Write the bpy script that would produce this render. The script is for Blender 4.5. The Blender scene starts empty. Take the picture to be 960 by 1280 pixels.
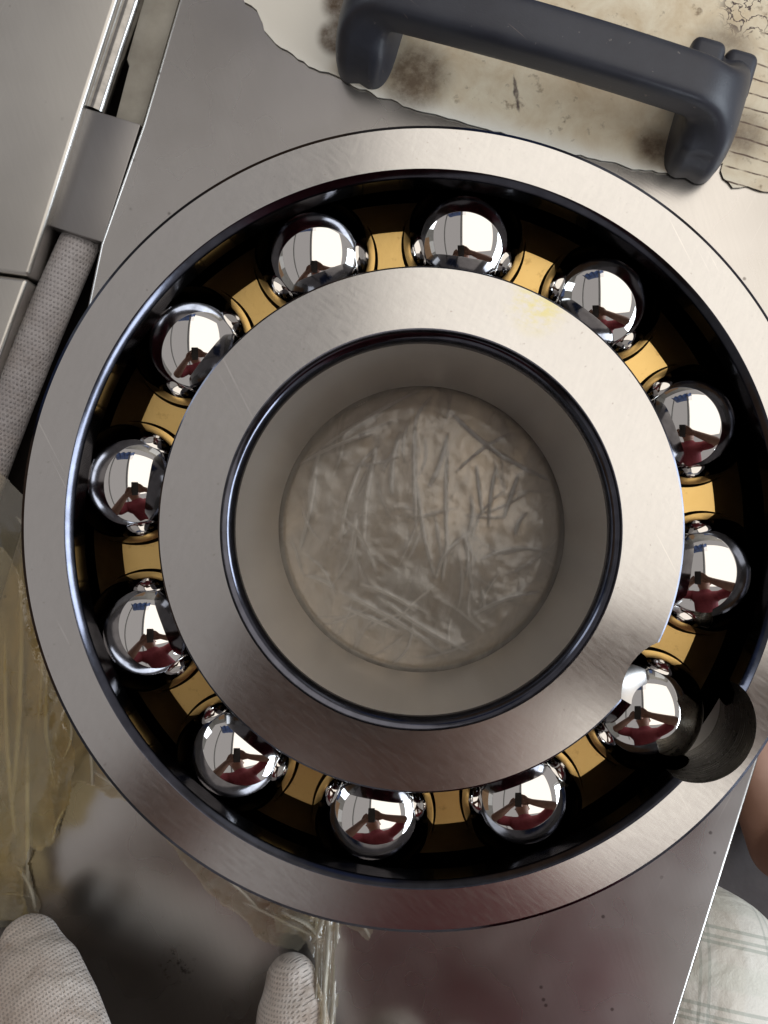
import bpy, bmesh, math, random
import numpy as np
from mathutils import Vector, Matrix, noise

random.seed(7)
rng = np.random.default_rng(11)
S = bpy.context.scene
C = S.collection
PI = math.pi
def R(d): return math.radians(d)

# ------------------------------------------------------------------ camera
B = 0.0826                      # bearing width
Z0 = 0.0010                     # bearing rests on a film of plastic
TOP = B + Z0
CAMZ = TOP + 0.248
FPX = 1170.0
cam_d = bpy.data.cameras.new("camera")
cam = bpy.data.objects.new("camera", cam_d); C.objects.link(cam)
cam.location = (0, 0, CAMZ)
cam_d.sensor_fit = 'HORIZONTAL'; cam_d.sensor_width = 36.0
cam_d.lens = FPX / 960 * 36.0
cam_d.shift_x = -48 / 960; cam_d.shift_y = 20 / 960
cam_d.clip_start = 0.01; cam_d.clip_end = 60
S.camera = cam

# ------------------------------------------------------------------ world + lamps
world = bpy.data.worlds.new("World"); S.world = world
world.use_nodes = True
bg = world.node_tree.nodes["Background"]
bg.inputs[0].default_value = (1.0, 0.945, 0.92, 1)
bg.inputs[1].default_value = 0.31

def area(name, loc, target, sx, sy, radiance, col):
    d = bpy.data.lights.new(name, 'AREA'); d.shape = 'RECTANGLE'; d.size = sx; d.size_y = sy
    d.energy = radiance * PI * sx * sy; d.color = col
    o = bpy.data.objects.new(name, d); C.objects.link(o)
    o.location = loc
    o.rotation_euler = (Vector(target) - Vector(loc)).to_track_quat('-Z', 'Y').to_euler()
    return o
area("overhead_fill_lamp", (0.90, 0.65, 1.5), (0.90, 0.65, 0), 1.95, 2.5, 0.92, (1.0, 0.93, 0.82))  # added overhead panel, stands in for a bright cream ceiling
area("window_lamp", (1.9, -0.45, 0.78), (0, -0.10, 0.1), 2.2, 0.55, 9.5, (0.80, 0.90, 1.0))
area("doorway_lamp", (-1.55, 0.95, 0.75), (0, 0, 0.1), 0.45, 0.6, 3.2, (0.85, 0.93, 1.0))
S.view_settings.view_transform = 'Standard'
S.view_settings.look = 'None'
S.view_settings.gamma = 1.0
S.view_settings.exposure = 0.25
S.view_settings.use_curve_mapping = False
S.cycles.max_bounces = 10
S.cycles.glossy_bounces = 6
S.cycles.transparent_max_bounces = 16
S.cycles.use_denoising = True
S.cycles.caustics_reflective = False
S.cycles.sample_clamp_indirect = 4.0

# ------------------------------------------------------------------ helpers
def W(px, py, z=0.0):
    """a point seen at pixel (px,py) of the 960x1280 photograph, at height z"""
    k = (CAMZ - z) / FPX
    return Vector(((px - 528) * k, (660 - py) * k, z))

def tag(o, label=None, cat=None, group=None, kind=None):
    if label: o["label"] = label
    if cat: o["category"] = cat
    if group: o["group"] = group
    if kind: o["kind"] = kind
    return o

def empty(name, loc, label, cat, group=None):
    o = bpy.data.objects.new(name, None); C.objects.link(o)
    o.location = loc; o.empty_display_size = 0.02
    return tag(o, label, cat, group)

def link_mesh(name, me, parent=None, loc=None):
    o = bpy.data.objects.new(name, me); C.objects.link(o)
    if parent is not None: o.parent = parent
    if loc is not None: o.location = loc
    return o

def mesh(name, verts, faces, mats, parent=None, smooth=True, mi=None, sharp=None, loc=None):
    me = bpy.data.meshes.new(name)
    me.from_pydata([tuple(v) for v in verts], [], faces)
    for m in (mats if isinstance(mats, (list, tuple)) else [mats]): me.materials.append(m)
    if mi is not None: me.polygons.foreach_set("material_index", mi)
    me.polygons.foreach_set("use_smooth", [smooth] * len(me.polygons))
    me.update()
    if sharp: me.set_sharp_from_angle(angle=R(sharp))
    return link_mesh(name, me, parent, loc)

def from_bm(name, bm, mats, parent=None, smooth=True, sharp=None, loc=None):
    me = bpy.data.meshes.new(name)
    bmesh.ops.recalc_face_normals(bm, faces=bm.faces)
    bm.to_mesh(me); bm.free()
    for m in (mats if isinstance(mats, (list, tuple)) else [mats]): me.materials.append(m)
    me.polygons.foreach_set("use_smooth", [smooth] * len(me.polygons))
    if sharp: me.set_sharp_from_angle(angle=R(sharp))
    return link_mesh(name, me, parent, loc)

def prism(name, pts, z0, z1, mats, parent=None, bevel=0.0, seg=3):
    """a plate with the outline pts, from z0 up to z1, bevelled edges"""
    bm = bmesh.new()
    vs = [bm.verts.new((p[0], p[1], z0)) for p in pts]
    f = bm.faces.new(vs)
    r = bmesh.ops.extrude_face_region(bm, geom=[f])
    for v in [g for g in r["geom"] if isinstance(g, bmesh.types.BMVert)]: v.co.z = z1
    bmesh.ops.recalc_face_normals(bm, faces=bm.faces)
    if bevel:
        ed = [e for e in bm.edges if len(e.link_faces) == 2 and e.calc_face_angle(0) > R(35)]
        bmesh.ops.bevel(bm, geom=ed, offset=bevel, segments=seg, affect='EDGES', profile=0.5)
    return from_bm(name, bm, mats, parent, True, 30)

def revolve(name, prof, mids, mats, segs=256, parent=None):
    n = len(prof)
    verts = [(r * math.cos(2*PI*s/segs), r * math.sin(2*PI*s/segs), z) for s in range(segs) for (r, z) in prof]
    faces, mi = [], []
    for s in range(segs):
        t = (s + 1) % segs
        for i in range(n):
            j = (i + 1) % n
            faces.append((s*n+i, t*n+i, t*n+j, s*n+j)); mi.append(mids[i])
    me = bpy.data.meshes.new(name)
    me.from_pydata(verts, [], faces)
    for m in mats: me.materials.append(m)
    me.polygons.foreach_set("material_index", mi)
    bm = bmesh.new(); bm.from_mesh(me); bmesh.ops.recalc_face_normals(bm, faces=bm.faces); bm.to_mesh(me); bm.free()
    return link_mesh(name, me, parent)

def evaluated(o):
    dg = bpy.context.evaluated_depsgraph_get(); dg.update()
    return bpy.data.meshes.new_from_object(o.evaluated_get(dg), preserve_all_data_layers=True, depsgraph=dg)

def cut(o, cutters, sharp=32):
    for c in cutters:
        m = o.modifiers.new("b", 'BOOLEAN'); m.operation = 'DIFFERENCE'; m.solver = 'EXACT'; m.object = c
    me = evaluated(o)
    o.modifiers.clear(); o.data = me
    me.polygons.foreach_set("use_smooth", [True] * len(me.polygons))
    me.set_sharp_from_angle(angle=R(sharp))
    bm = bmesh.new(); bm.from_mesh(me)
    for e in bm.edges:
        if len(e.link_faces) == 2 and (e.link_faces[0].material_index != e.link_faces[1].material_index): e.smooth = False
    bm.to_mesh(me); bm.free()
    for c in cutters: bpy.data.objects.remove(c)

def skin_mesh(name, chains, mats, parent=None, levels=2, voxel=0.004, smooth=4):
    """tapering limbs (chains of centre, radius) fused into one continuous surface"""
    bm = bmesh.new()
    done = set()
    for ch in chains:
        for i, (p, r) in enumerate(ch):
            k = (round(p.x, 5), round(p.y, 5), round(p.z, 5), round(r, 5))
            if k not in done:
                done.add(k)
                bmesh.ops.create_icosphere(bm, subdivisions=3, radius=r, matrix=Matrix.Translation(p))
            if i:
                q, t = ch[i - 1]
                d = p - q
                if d.length < 1e-5: continue
                mtx = Matrix.Translation((p + q) / 2) @ d.to_track_quat('Z', 'Y').to_matrix().to_4x4()
                bmesh.ops.create_cone(bm, cap_ends=True, segments=24, radius1=t, radius2=r, depth=d.length, matrix=mtx)
    me = bpy.data.meshes.new(name); bm.to_mesh(me); bm.free()
    o = link_mesh(name, me)
    rm = o.modifiers.new("r", 'REMESH'); rm.mode = 'VOXEL'; rm.voxel_size = voxel; rm.use_smooth_shade = True
    sm = o.modifiers.new("m", 'SMOOTH'); sm.iterations = smooth; sm.factor = 0.5
    me2 = evaluated(o)
    bpy.data.objects.remove(o)
    bm = bmesh.new(); bm.from_mesh(me2)                       # keep the outer skin only
    seen, best = set(), []
    for v in bm.verts:
        if v in seen: continue
        st, comp = [v], []
        seen.add(v)
        while st:
            a = st.pop(); comp.append(a)
            for e in a.link_edges:
                b = e.other_vert(a)
                if b not in seen: seen.add(b); st.append(b)
        if len(comp) > len(best): best = comp
    keep = set(best)
    bmesh.ops.delete(bm, geom=[v for v in bm.verts if v not in keep], context='VERTS')
    bm.to_mesh(me2); bm.free()
    me2.name = name
    me2.materials.clear()
    for mt in (mats if isinstance(mats, (list, tuple)) else [mats]): me2.materials.append(mt)
    me2.polygons.foreach_set("use_smooth", [True] * len(me2.polygons))
    return link_mesh(name, me2, parent)

# ------------------------------------------------------------------ materials
class N:
    def __init__(s, name):
        s.m = bpy.data.materials.new(name); s.m.use_nodes = True
        s.t = s.m.node_tree; s.n = s.t.nodes; s.b = s.n["Principled BSDF"]
        s.tc = s.n.new("ShaderNodeTexCoord")
    def L(s, a, b): s.t.links.new(a, b)
    def setv(s, sock, v):
        if isinstance(v, bpy.types.NodeSocket): s.L(v, sock)
        else: sock.default_value = v
    def p(s, **k):
        for key, v in k.items(): s.setv(s.b.inputs[key.replace("_", " ")], v)
    def map(s, scale=(1,1,1), rot=(0,0,0), loc=(0,0,0), src="Object"):
        src_ = s.tc.outputs[src]
        if any(rot) and tuple(scale) != (1, 1, 1):           # turn first, stretch afterwards
            q = s.n.new("ShaderNodeMapping"); s.L(src_, q.inputs[0]); q.inputs["Rotation"].default_value = rot
            src_ = q.outputs[0]; rot = (0, 0, 0)
        n = s.n.new("ShaderNodeMapping"); s.L(src_, n.inputs[0])
        n.inputs["Scale"].default_value = scale; n.inputs["Rotation"].default_value = rot; n.inputs["Location"].default_value = loc
        return n.outputs[0]
    def noise(s, vec, scale=5, detail=4, rough=0.55, dist=0.0, out="Fac"):
        n = s.n.new("ShaderNodeTexNoise"); s.L(vec, n.inputs["Vector"])
        n.inputs["Scale"].default_value = scale; n.inputs["Detail"].default_value = detail
        n.inputs["Roughness"].default_value = rough; n.inputs["Distortion"].default_value = dist
        return n.outputs[out]
    def voronoi(s, vec, scale=5, feature='F1', out="Distance", rnd=1.0):
        n = s.n.new("ShaderNodeTexVoronoi"); n.feature = feature; s.L(vec, n.inputs["Vector"])
        n.inputs["Scale"].default_value = scale; n.inputs["Randomness"].default_value = rnd
        return n.outputs[out]
    def ramp(s, fac, stops, interp='LINEAR'):
        n = s.n.new("ShaderNodeValToRGB"); n.color_ramp.interpolation = interp
        e = n.color_ramp.elements
        while len(e) < len(stops): e.new(0.5)
        for el, (pos, c) in zip(e, stops):
            el.position = pos; el.color = (c, c, c, 1) if isinstance(c, (int, float)) else (*c, 1)
        s.L(fac, n.inputs[0]); return n.outputs[0]
    def math(s, op, a, b=0.0, c=None):
        n = s.n.new("ShaderNodeMath"); n.operation = op
        s.setv(n.inputs[0], a); s.setv(n.inputs[1], b)
        if c is not None: s.setv(n.inputs[2], c)
        return n.outputs[0]
    def mix(s, fac, a, b, mode='MIX'):
        n = s.n.new("ShaderNodeMix"); n.data_type = 'RGBA'; n.blend_type = mode
        s.setv(n.inputs[0], fac)
        for sock, v in ((n.inputs[6], a), (n.inputs[7], b)):
            if isinstance(v, tuple) and len(v) == 3: v = (*v, 1)
            s.setv(sock, v)
        return n.outputs[2]
    def sep(s, vec):
        n = s.n.new("ShaderNodeSeparateXYZ"); s.L(vec, n.inputs[0]); return n.outputs
    def step(s, v, a, b):
        n = s.n.new("ShaderNodeMapRange"); n.interpolation_type = 'SMOOTHSTEP'
        s.setv(n.inputs[0], v); n.inputs[1].default_value = a; n.inputs[2].default_value = b
        return n.outputs[0]
    def blob(s, vec, c, r0, r1):
        """1 inside r0 of point c, 0 outside r1 (xy only)"""
        o = s.sep(vec)
        dx = s.math('SUBTRACT', o[0], c[0]); dy = s.math('SUBTRACT', o[1], c[1])
        d = s.math('SQRT', s.math('ADD', s.math('MULTIPLY', dx, dx), s.math('MULTIPLY', dy, dy)))
        return s.step(d, r1, r0)
    def bump(s, h, strength=0.2, dist=0.001, prev=None):
        n = s.n.new("ShaderNodeBump"); n.inputs["Strength"].default_value = strength; n.inputs["Distance"].default_value = dist
        s.L(h, n.inputs["Height"])
        if prev is not None: s.L(prev, n.inputs["Normal"])
        s.L(n.outputs[0], s.b.inputs["Normal"]); return n.outputs[0]

def steel_face_mat():
    a = N("ground_steel_face")
    f1 = a.noise(a.map((900, 260, 260), (0, 0, R(18))), 1, 3, 0.6)
    f2 = a.noise(a.map((220, 1100, 220), (0, 0, R(40))), 1, 2, 0.6)
    big = a.noise(a.map((18, 18, 18)), 1, 3, 0.6)
    col = a.mix(f1, (0.60, 0.585, 0.575), (0.67, 0.655, 0.64))
    col = a.mix(a.ramp(big, [(0.35, 0.0), (0.7, 0.25)]), col, (0.50, 0.48, 0.46))
    # faint rust speckle
    sp = a.noise(a.map((700, 700, 700)), 1, 2, 0.5)
    col = a.mix(a.ramp(sp, [(0.70, 0.0), (0.78, 0.35)]), col, (0.30, 0.25, 0.22))
    # thin stray scratches
    sc = a.noise(a.map((22, 1500, 22), (0, 0, R(63))), 1, 1, 0.5)
    scm = a.math('MULTIPLY', a.ramp(sc, [(0.70, 0.0), (0.75, 1.0)]), a.ramp(a.noise(a.map((35, 35, 35)), 1, 2), [(0.50, 0.0), (0.66, 0.6)]))
    col = a.mix(scm, col, (0.80, 0.78, 0.75))
    # dried yellow grease smear near the brass
    ob = a.map()
    y = a.math('MULTIPLY', a.blob(ob, (0.0310, 0.0600), 0.001, 0.011), a.ramp(a.noise(a.map((150, 260, 90), (0, 0, R(20))), 1, 4, 0.7), [(0.42, 0.0), (0.62, 0.75)]))
    col = a.mix(y, col, (0.62, 0.56, 0.20))
    rgh = a.math('ADD', 0.15, a.math('MULTIPLY', f2, 0.10))
    a.p(Metallic=1.0, Base_Color=col, Roughness=rgh, Anisotropic=0.0)
    a.bump(a.math('ADD', f1, f2), 0.018, 0.0003)
    return a.m

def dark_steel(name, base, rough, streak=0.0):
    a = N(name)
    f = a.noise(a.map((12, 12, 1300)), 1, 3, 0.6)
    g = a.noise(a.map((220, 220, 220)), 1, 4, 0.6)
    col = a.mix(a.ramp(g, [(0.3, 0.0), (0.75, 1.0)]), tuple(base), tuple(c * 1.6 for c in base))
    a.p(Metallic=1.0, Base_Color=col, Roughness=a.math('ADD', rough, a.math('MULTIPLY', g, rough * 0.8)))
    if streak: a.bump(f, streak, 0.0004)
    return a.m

def bore_mat():
    a = N("honed_bore_steel")
    f = a.noise(a.map((250, 250, 700)), 1, 3, 0.6)
    big = a.noise(a.map((70, 70, 5)), 1, 3, 0.6)
    col = a.mix(big, (0.58, 0.565, 0.56), (0.74, 0.725, 0.71))
    a.p(Metallic=1.0, Base_Color=col, Roughness=a.math('ADD', 0.30, a.math('MULTIPLY', f, 0.1)))
    a.bump(f, 0.06, 0.0003)
    return a.m

def brass_mat():
    a = N("machined_brass")
    f = a.noise(a.map((900, 900, 900)), 1, 3, 0.6)
    big = a.noise(a.map((90, 90, 90)), 1, 4, 0.6)
    col = a.mix(big, (0.74, 0.49, 0.17), (0.86, 0.60, 0.24))
    col = a.mix(a.ramp(a.noise(a.map((330, 330, 330)), 1, 3, 0.6), [(0.60, 0.0), (0.72, 0.45)]), col, (0.42, 0.24, 0.07))
    a.p(Metallic=1.0, Base_Color=col, Roughness=0.36)
    a.bump(f, 0.08, 0.0003)
    return a.m

def brass_shaded_mat():
    a = N("painted_shade_brass")  # darker brass: shade outside the balls painted into the flange colour
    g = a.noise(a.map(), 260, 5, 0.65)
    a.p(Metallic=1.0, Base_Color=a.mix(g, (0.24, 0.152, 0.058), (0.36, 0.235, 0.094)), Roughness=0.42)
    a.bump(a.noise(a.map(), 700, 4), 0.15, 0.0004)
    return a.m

def ball_mat():
    a = N("polished_chrome_steel")
    g = a.noise(a.map((160, 160, 160)), 1, 3, 0.6)
    a.p(Metallic=1.0, Base_Color=(0.80, 0.785, 0.77, 1), Roughness=a.math('ADD', 0.012, a.math('MULTIPLY', g, 0.03)))
    return a.m

def plate_mat(name, tint, rough, seed, dirt=1.0):
    a = N(name)
    mv = a.map((1, 1, 1), (0, 0, 0), (seed, seed * .7, 0))
    f = a.noise(a.map((1100, 70, 70), (0, 0, R(-17)), (seed, 0, 0)), 1, 3, 0.65)
    f2 = a.noise(a.map((90, 1400, 70), (0, 0, R(31)), (seed, 0, 0)), 1, 2, 0.65)
    big = a.noise(mv, 14, 3, 0.5)
    smud = a.noise(mv, 30, 2, 0.5)
    col = a.mix(a.math('MULTIPLY', f, 0.6), tint, tuple(c * 1.18 for c in tint))
    col = a.mix(a.ramp(big, [(0.42, 0.0), (0.72, 0.5 * dirt)]), col, tuple(c * d for c, d in zip(tint, (0.62, 0.60, 0.56))))
    spot = a.voronoi(mv, 120, 'F1')
    sm = a.math('MULTIPLY', a.ramp(spot, [(0.05, 0.7), (0.10, 0.0)]), a.ramp(a.noise(mv, 60, 2), [(0.52, 0.0), (0.6, 1.0)]))
    col = a.mix(sm, col, (0.12, 0.10, 0.09))
    # worn scribble of old marking ink
    ob = a.map()
    c0 = W(222, 1205, 0)
    ink = a.math('MULTIPLY', a.blob(ob, (c0.x, c0.y), 0.003, 0.0085), a.ramp(a.noise(a.map((420, 300, 90), (0, 0, R(50))), 1, 5, 0.75), [(0.53, 0.0), (0.60, 0.75)]))
    col = a.mix(ink, col, (0.10, 0.08, 0.07))
    rg = a.math('ADD', rough, a.math('MULTIPLY', smud, 0.17))
    sc = a.noise(a.map((18, 1300, 18), (0, 0, R(118)), (seed, 0, 0)), 1, 1, 0.5)
    scm = a.math('MULTIPLY', a.ramp(sc, [(0.68, 0.0), (0.74, 1.0)]), a.ramp(a.noise(mv, 30, 2), [(0.50, 0.0), (0.70, 0.35)]))
    col = a.mix(scm, col, tuple(min(1, c * 1.35) for c in tint))
    a.p(Metallic=1.0, Base_Color=col, Roughness=rg)
    wob = a.noise(mv, 11, 2, 0.5)
    n = a.bump(wob, 0.26, 0.004)
    a.bump(a.math('ADD', f, f2), 0.03, 0.0003, n)
    return a.m

def simple(name, c1, c2, scale, rough, metallic=0.0, bump=0.2, detail=5, bdist=0.0006):
    a = N(name)
    g = a.noise(a.map(), scale, detail, 0.62)
    a.p(Base_Color=a.mix(a.ramp(g, [(0.3, 0.0), (0.7, 1.0)]), c1, c2), Roughness=rough, Metallic=metallic)
    if bump: a.bump(a.noise(a.map(), scale * 3, 4), bump, bdist)
    return a.m

def paint_mat():
    a = N("old_cream_paint")
    ob = a.map()
    th = math.atan2(-0.2775, 0.961)
    uv = a.map((1, 1, 1), (0, 0, -th))          # u along the handle, v away from the bearing
    o = a.sep(uv)
    n1 = a.noise(ob, 70, 6, 0.68, 0.4)
    n2 = a.noise(ob, 210, 5, 0.65)
    n3 = a.noise(ob, 620, 4, 0.6)
    col = a.mix(n1, (0.78, 0.70, 0.53), (0.85, 0.79, 0.65))
    inner = a.step(o[1], 0.1405, 0.150)           # rim of the patch stayed clean
    inner = a.math('MULTIPLY', inner, a.step(o[0], -0.079, -0.070))
    col = a.mix(inner, (0.88, 0.86, 0.79), col)
    grime = a.math('MULTIPLY', inner, a.ramp(n1, [(0.35, 0.05), (0.75, 0.75)]))
    col = a.mix(grime, col, (0.50, 0.345, 0.17))
    speck = a.math('MULTIPLY', inner, a.ramp(n2, [(0.60, 0.0), (0.72, 0.75)]))
    col = a.mix(speck, col, (0.17, 0.11, 0.06))
    # rust and grease gathered round the two handle feet
    for (u, v, r0, r1, amt) in ((-0.0775, 0.158, 0.004, 0.008, 1.0), (-0.0785, 0.170, 0.004, 0.009, 1.0), (-0.079, 0.184, 0.003, 0.009, 1.0), (-0.047, 0.153, 0.006, 0.017, .95), (0.041, 0.152, 0.002, 0.010, 1.0),
                                (0.055, 0.190, 0.006, 0.016, .7), (0.070, 0.165, 0.003, 0.013, .8)):
        b = a.math('MULTIPLY', a.blob(uv, (u, v), r0, r1), a.ramp(a.noise(ob, 200, 6, 0.75), [(0.30, 0.62 * amt), (0.62, amt)]))
        col = a.mix(b, col, (0.12, 0.078, 0.046))
    # one long dark scuff
    su = a.sep(a.map((1, 1, 1), (0, 0, -th + R(-24)), (0, 0, 0)))
    c = W(645, 118); rot = -th + R(-24)
    cx = c.x * math.cos(rot) - c.y * math.sin(rot); cy = c.x * math.sin(rot) + c.y * math.cos(rot)
    dx = a.math('ABSOLUTE', a.math('SUBTRACT', su[0], cx)); dy = a.math('ABSOLUTE', a.math('SUBTRACT', su[1], cy))
    dx = a.math('ADD', dx, a.math('ADD', a.math('MULTIPLY', a.math('SUBTRACT', a.noise(ob, 300, 4, 0.6), 0.5), 0.0016), a.math('MULTIPLY', dy, 0.09)))
    mk = a.math('MULTIPLY', a.step(dx, 0.0012, 0.0005), a.step(dy, 0.0075, 0.0050))
    col = a.mix(a.math('MULTIPLY', mk, a.ramp(n3, [(0.3, .6), (.6, .95)])), col, (0.09, 0.06, 0.055))
    # ruled cracks right of the handle
    wv = a.math('ADD', o[1], a.math('MULTIPLY', a.noise(ob, 60, 3), 0.0022))
    fr = a.math('FRACT', a.math('DIVIDE', wv, 0.0054))
    ln = a.step(a.math('ABSOLUTE', a.math('SUBTRACT', fr, 0.5)), 0.075, 0.03)
    lm = a.math('MULTIPLY', a.math('MULTIPLY', ln, a.step(o[0], 0.066, 0.069)), a.ramp(n2, [(0.32, 0.25), (0.5, 1.0)]))
    col = a.mix(lm, col, (0.13, 0.085, 0.06))
    # flaking towards the far corner
    ck = a.voronoi(a.map((1, 1.4, 1)), 330, 'DISTANCE_TO_EDGE')
    fc = W(935, 12)
    cm = a.math('MULTIPLY', a.blob(ob, (fc.x, fc.y), 0.006, 0.0125), a.ramp(a.math('ABSOLUTE', a.math('SUBTRACT', a.noise(ob, 210, 3, 0.55, 0.5), 0.5)), [(0.016, 1.0), (0.035, 0.0)]))
    col = a.mix(cm, col, (0.10, 0.07, 0.06))
    a.p(Base_Color=col, Roughness=a.math('ADD', 0.42, a.math('MULTIPLY', n2, 0.3)))
    h = a.math('SUBTRACT', a.math('MULTIPLY', n2, 0.5), a.math('ADD', a.math('MULTIPLY', lm, 0.8), cm))
    a.bump(h, 0.35, 0.0006)
    return a.m

def film_mat(name, tint, veil, seed, bumps, freq=(130, 45, 60), tilt=14, gloss=0.13, det=4, bdist=0.002):
    """thin clear polythene: mostly see-through, milky veil, fold highlights painted in as pale lines, shiny"""
    a = N(name)
    t = a.t; n = a.n
    n.remove(a.b)
    out = n["Material Output"]
    ob = a.map((1, 1, 1), (0, 0, 0), (seed, 0, 0))
    n1 = a.noise(a.map(freq, (0, 0, R(tilt)), (seed, 0, 0)), 1, det, 0.5, 0.8)
    n2 = a.noise(ob, 260, 4, 0.6, 0.8)
    att = n.new("ShaderNodeAttribute"); att.attribute_name = "crease_highlight"
    bm_ = n.new("ShaderNodeBump"); bm_.inputs["Strength"].default_value = bumps; bm_.inputs["Distance"].default_value = bdist
    a.L(a.math('ADD', n1, a.math('MULTIPLY', n2, 0.35 if det > 1 else 0.06)), bm_.inputs["Height"])
    tr = n.new("ShaderNodeBsdfTransparent"); tr.inputs[0].default_value = (*[min(1, .93 * c / max(tint)) for c in tint], 1)
    df = n.new("ShaderNodeBsdfDiffuse"); df.inputs[0].default_value = (*tint, 1); a.L(bm_.outputs[0], df.inputs["Normal"])
    tl = n.new("ShaderNodeBsdfTranslucent"); tl.inputs[0].default_value = (*tint, 1)
    gl = n.new("ShaderNodeBsdfGlossy"); gl.inputs["Roughness"].default_value = gloss; gl.inputs[0].default_value = (0.95, 0.95, 0.95, 1); a.L(bm_.outputs[0], gl.inputs["Normal"])
    m0 = n.new("ShaderNodeMixShader"); m0.inputs[0].default_value = 0.08; a.L(df.outputs[0], m0.inputs[1]); a.L(tl.outputs[0], m0.inputs[2])
    m1 = n.new("ShaderNodeMixShader")
    v = a.math('ADD', a.math('MULTIPLY', a.ramp(n1, [(0.25, 0.0), (0.80, 1.0)]), veil), a.math('MULTIPLY', att.outputs["Fac"], 1.1))  # crease mask paints highlight lines into the veil
    v = a.math('MINIMUM', a.math('ADD', v, veil * 0.55), 0.95)
    a.L(v, m1.inputs[0]); a.L(tr.outputs[0], m1.inputs[1]); a.L(m0.outputs[0], m1.inputs[2])
    fr = n.new("ShaderNodeFresnel"); fr.inputs[0].default_value = 1.5; a.L(bm_.outputs[0], fr.inputs["Normal"])
    m2 = n.new("ShaderNodeMixShader"); a.L(a.math('ADD', a.math('MULTIPLY', fr.outputs[0], 1.0), 0.05), m2.inputs[0])
    a.L(m1.outputs[0], m2.inputs[1]); a.L(gl.outputs[0], m2.inputs[2])
    a.L(m2.outputs[0], out.inputs[0])
    return a.m

def knit_mat(name, c1, c2, dirt, kx, ky):
    a = N(name)
    o = a.sep(a.map(src="UV"))
    u = a.math('MULTIPLY', o[0], kx); v = a.math('MULTIPLY', o[1], ky)
    row = a.math('FLOOR', v)
    uu = a.math('ADD', u, a.math('MULTIPLY', a.math('MODULO', row, 2.0), 0.5))
    fu = a.math('SUBTRACT', a.math('FRACT', uu), 0.5); fv = a.math('SUBTRACT', a.math('FRACT', v), 0.5)
    d = a.math('SQRT', a.math('ADD', a.math('MULTIPLY', fu, fu), a.math('MULTIPLY', a.math('MULTIPLY', fv, fv), 1.2)))
    wob = a.noise(a.map(), 900, 3)
    hole = a.step(a.math('ADD', d, a.math('MULTIPLY', a.math('SUBTRACT', wob, 0.5), 0.35)), 0.16, 0.36)   # 0 in the gap, 1 on the yarn
    g = a.noise(a.map(), 90, 4, 0.6)
    col = a.mix(a.ramp(g, [(0.35, 0.0), (0.7, 1.0)]), c1, c2)
    col = a.mix(a.ramp(a.noise(a.map(loc=(3, 1, 0)), 75, 5, 0.65), [(0.50, 0.0), (0.70, dirt)]), col, (0.33, 0.24, 0.17))
    col = a.mix(a.math('MULTIPLY', a.math('SUBTRACT', 1.0, hole), 0.38), col, tuple(c * 0.45 for c in c1))
    a.p(Base_Color=col, Roughness=0.95)
    a.b.inputs["Sheen Weight"].default_value = 0.25
    fz = a.noise(a.map(), 2600, 2)
    wr = a.bump(a.noise(a.map((1, 1, 1)), 85, 3, 0.5, 1.0), 0.5, 0.004)
    a.bump(a.math('ADD', hole, a.math('MULTIPLY', fz, 0.4)), 0.7, 0.0006, wr)
    return a.m

def plaid_mat():
    a = N("pale_plaid_cotton")
    o = a.sep(a.map((1, 1, 1), (R(20), 0, R(12))))
    def band(c, period, width, off=0.0):
        f = a.math('FRACT', a.math('ADD', a.math('DIVIDE', c, period), off))
        return a.step(a.math('ABSOLUTE', a.math('SUBTRACT', f, 0.5)), width, width * 0.6)
    col = (0.94, 0.91, 0.83)
    col = a.mix(a.math('MULTIPLY', band(o[0], 0.034, 0.24), 0.35), col, (0.84, 0.76, 0.64))
    col = a.mix(a.math('MULTIPLY', band(o[1], 0.034, 0.20), 0.4), col, (0.76, 0.78, 0.68))
    for off in (0.40, 0.52, 0.60):
        col = a.mix(a.math('MULTIPLY', band(o[1], 0.034, 0.028, off), 0.45), col, (0.30, 0.38, 0.32))
    for off in (0.30, 0.42):
        col = a.mix(a.math('MULTIPLY', band(o[0], 0.034, 0.026, off), 0.35), col, (0.32, 0.38, 0.33))
    tw = a.math('FRACT', a.math('MULTIPLY', a.math('ADD', o[0], o[1]), 700))
    col = a.mix(a.math('MULTIPLY', tw, 0.15), col, (0.45, 0.42, 0.36))
    a.p(Base_Color=col, Roughness=0.9)
    n = a.bump(a.noise(a.map(), 28, 3, 0.5, 0.6), 0.5, 0.008)
    a.bump(a.noise(a.map(), 900, 2), 0.25, 0.0008, n)
    return a.m

M = {}
M['face'] = steel_face_mat()
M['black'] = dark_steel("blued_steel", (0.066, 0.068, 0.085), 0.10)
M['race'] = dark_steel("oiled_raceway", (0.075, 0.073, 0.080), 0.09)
M['notch'] = dark_steel("machined_slot_steel", (0.085, 0.077, 0.064), 0.20, 0.9)
M['bore'] = bore_mat()
M['brass'] = brass_mat()
M['brass_shaded'] = brass_shaded_mat()
M['ball'] = ball_mat()
M['plate'] = plate_mat("brushed_stainless_sheet", (0.60, 0.575, 0.55), 0.19, 0.0)
M['panel'] = plate_mat("worn_stainless_panel", (0.54, 0.525, 0.50), 0.24, 3.3, 0.7)
M['block'] = plate_mat("grey_milled_block", (0.30, 0.29, 0.29), 0.34, 7.1, 0.5)
M['rod'] = dark_steel("polished_rod_steel", (0.27, 0.26, 0.25), 0.13)
M['felt'] = simple("grimy_grey_strip", (0.30, 0.28, 0.24), (0.44, 0.42, 0.37), 60, 0.7)
M['dark'] = simple("dark_oily_iron", (0.020, 0.016, 0.015), (0.05, 0.038, 0.034), 40, 0.55)
M['paint'] = paint_mat()
M['film'] = film_mat("clear_polythene_film", (0.92, 0.85, 0.76), 0.46, 0.0, 0.16, (110, 40, 60), 14, 0.22)
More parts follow.
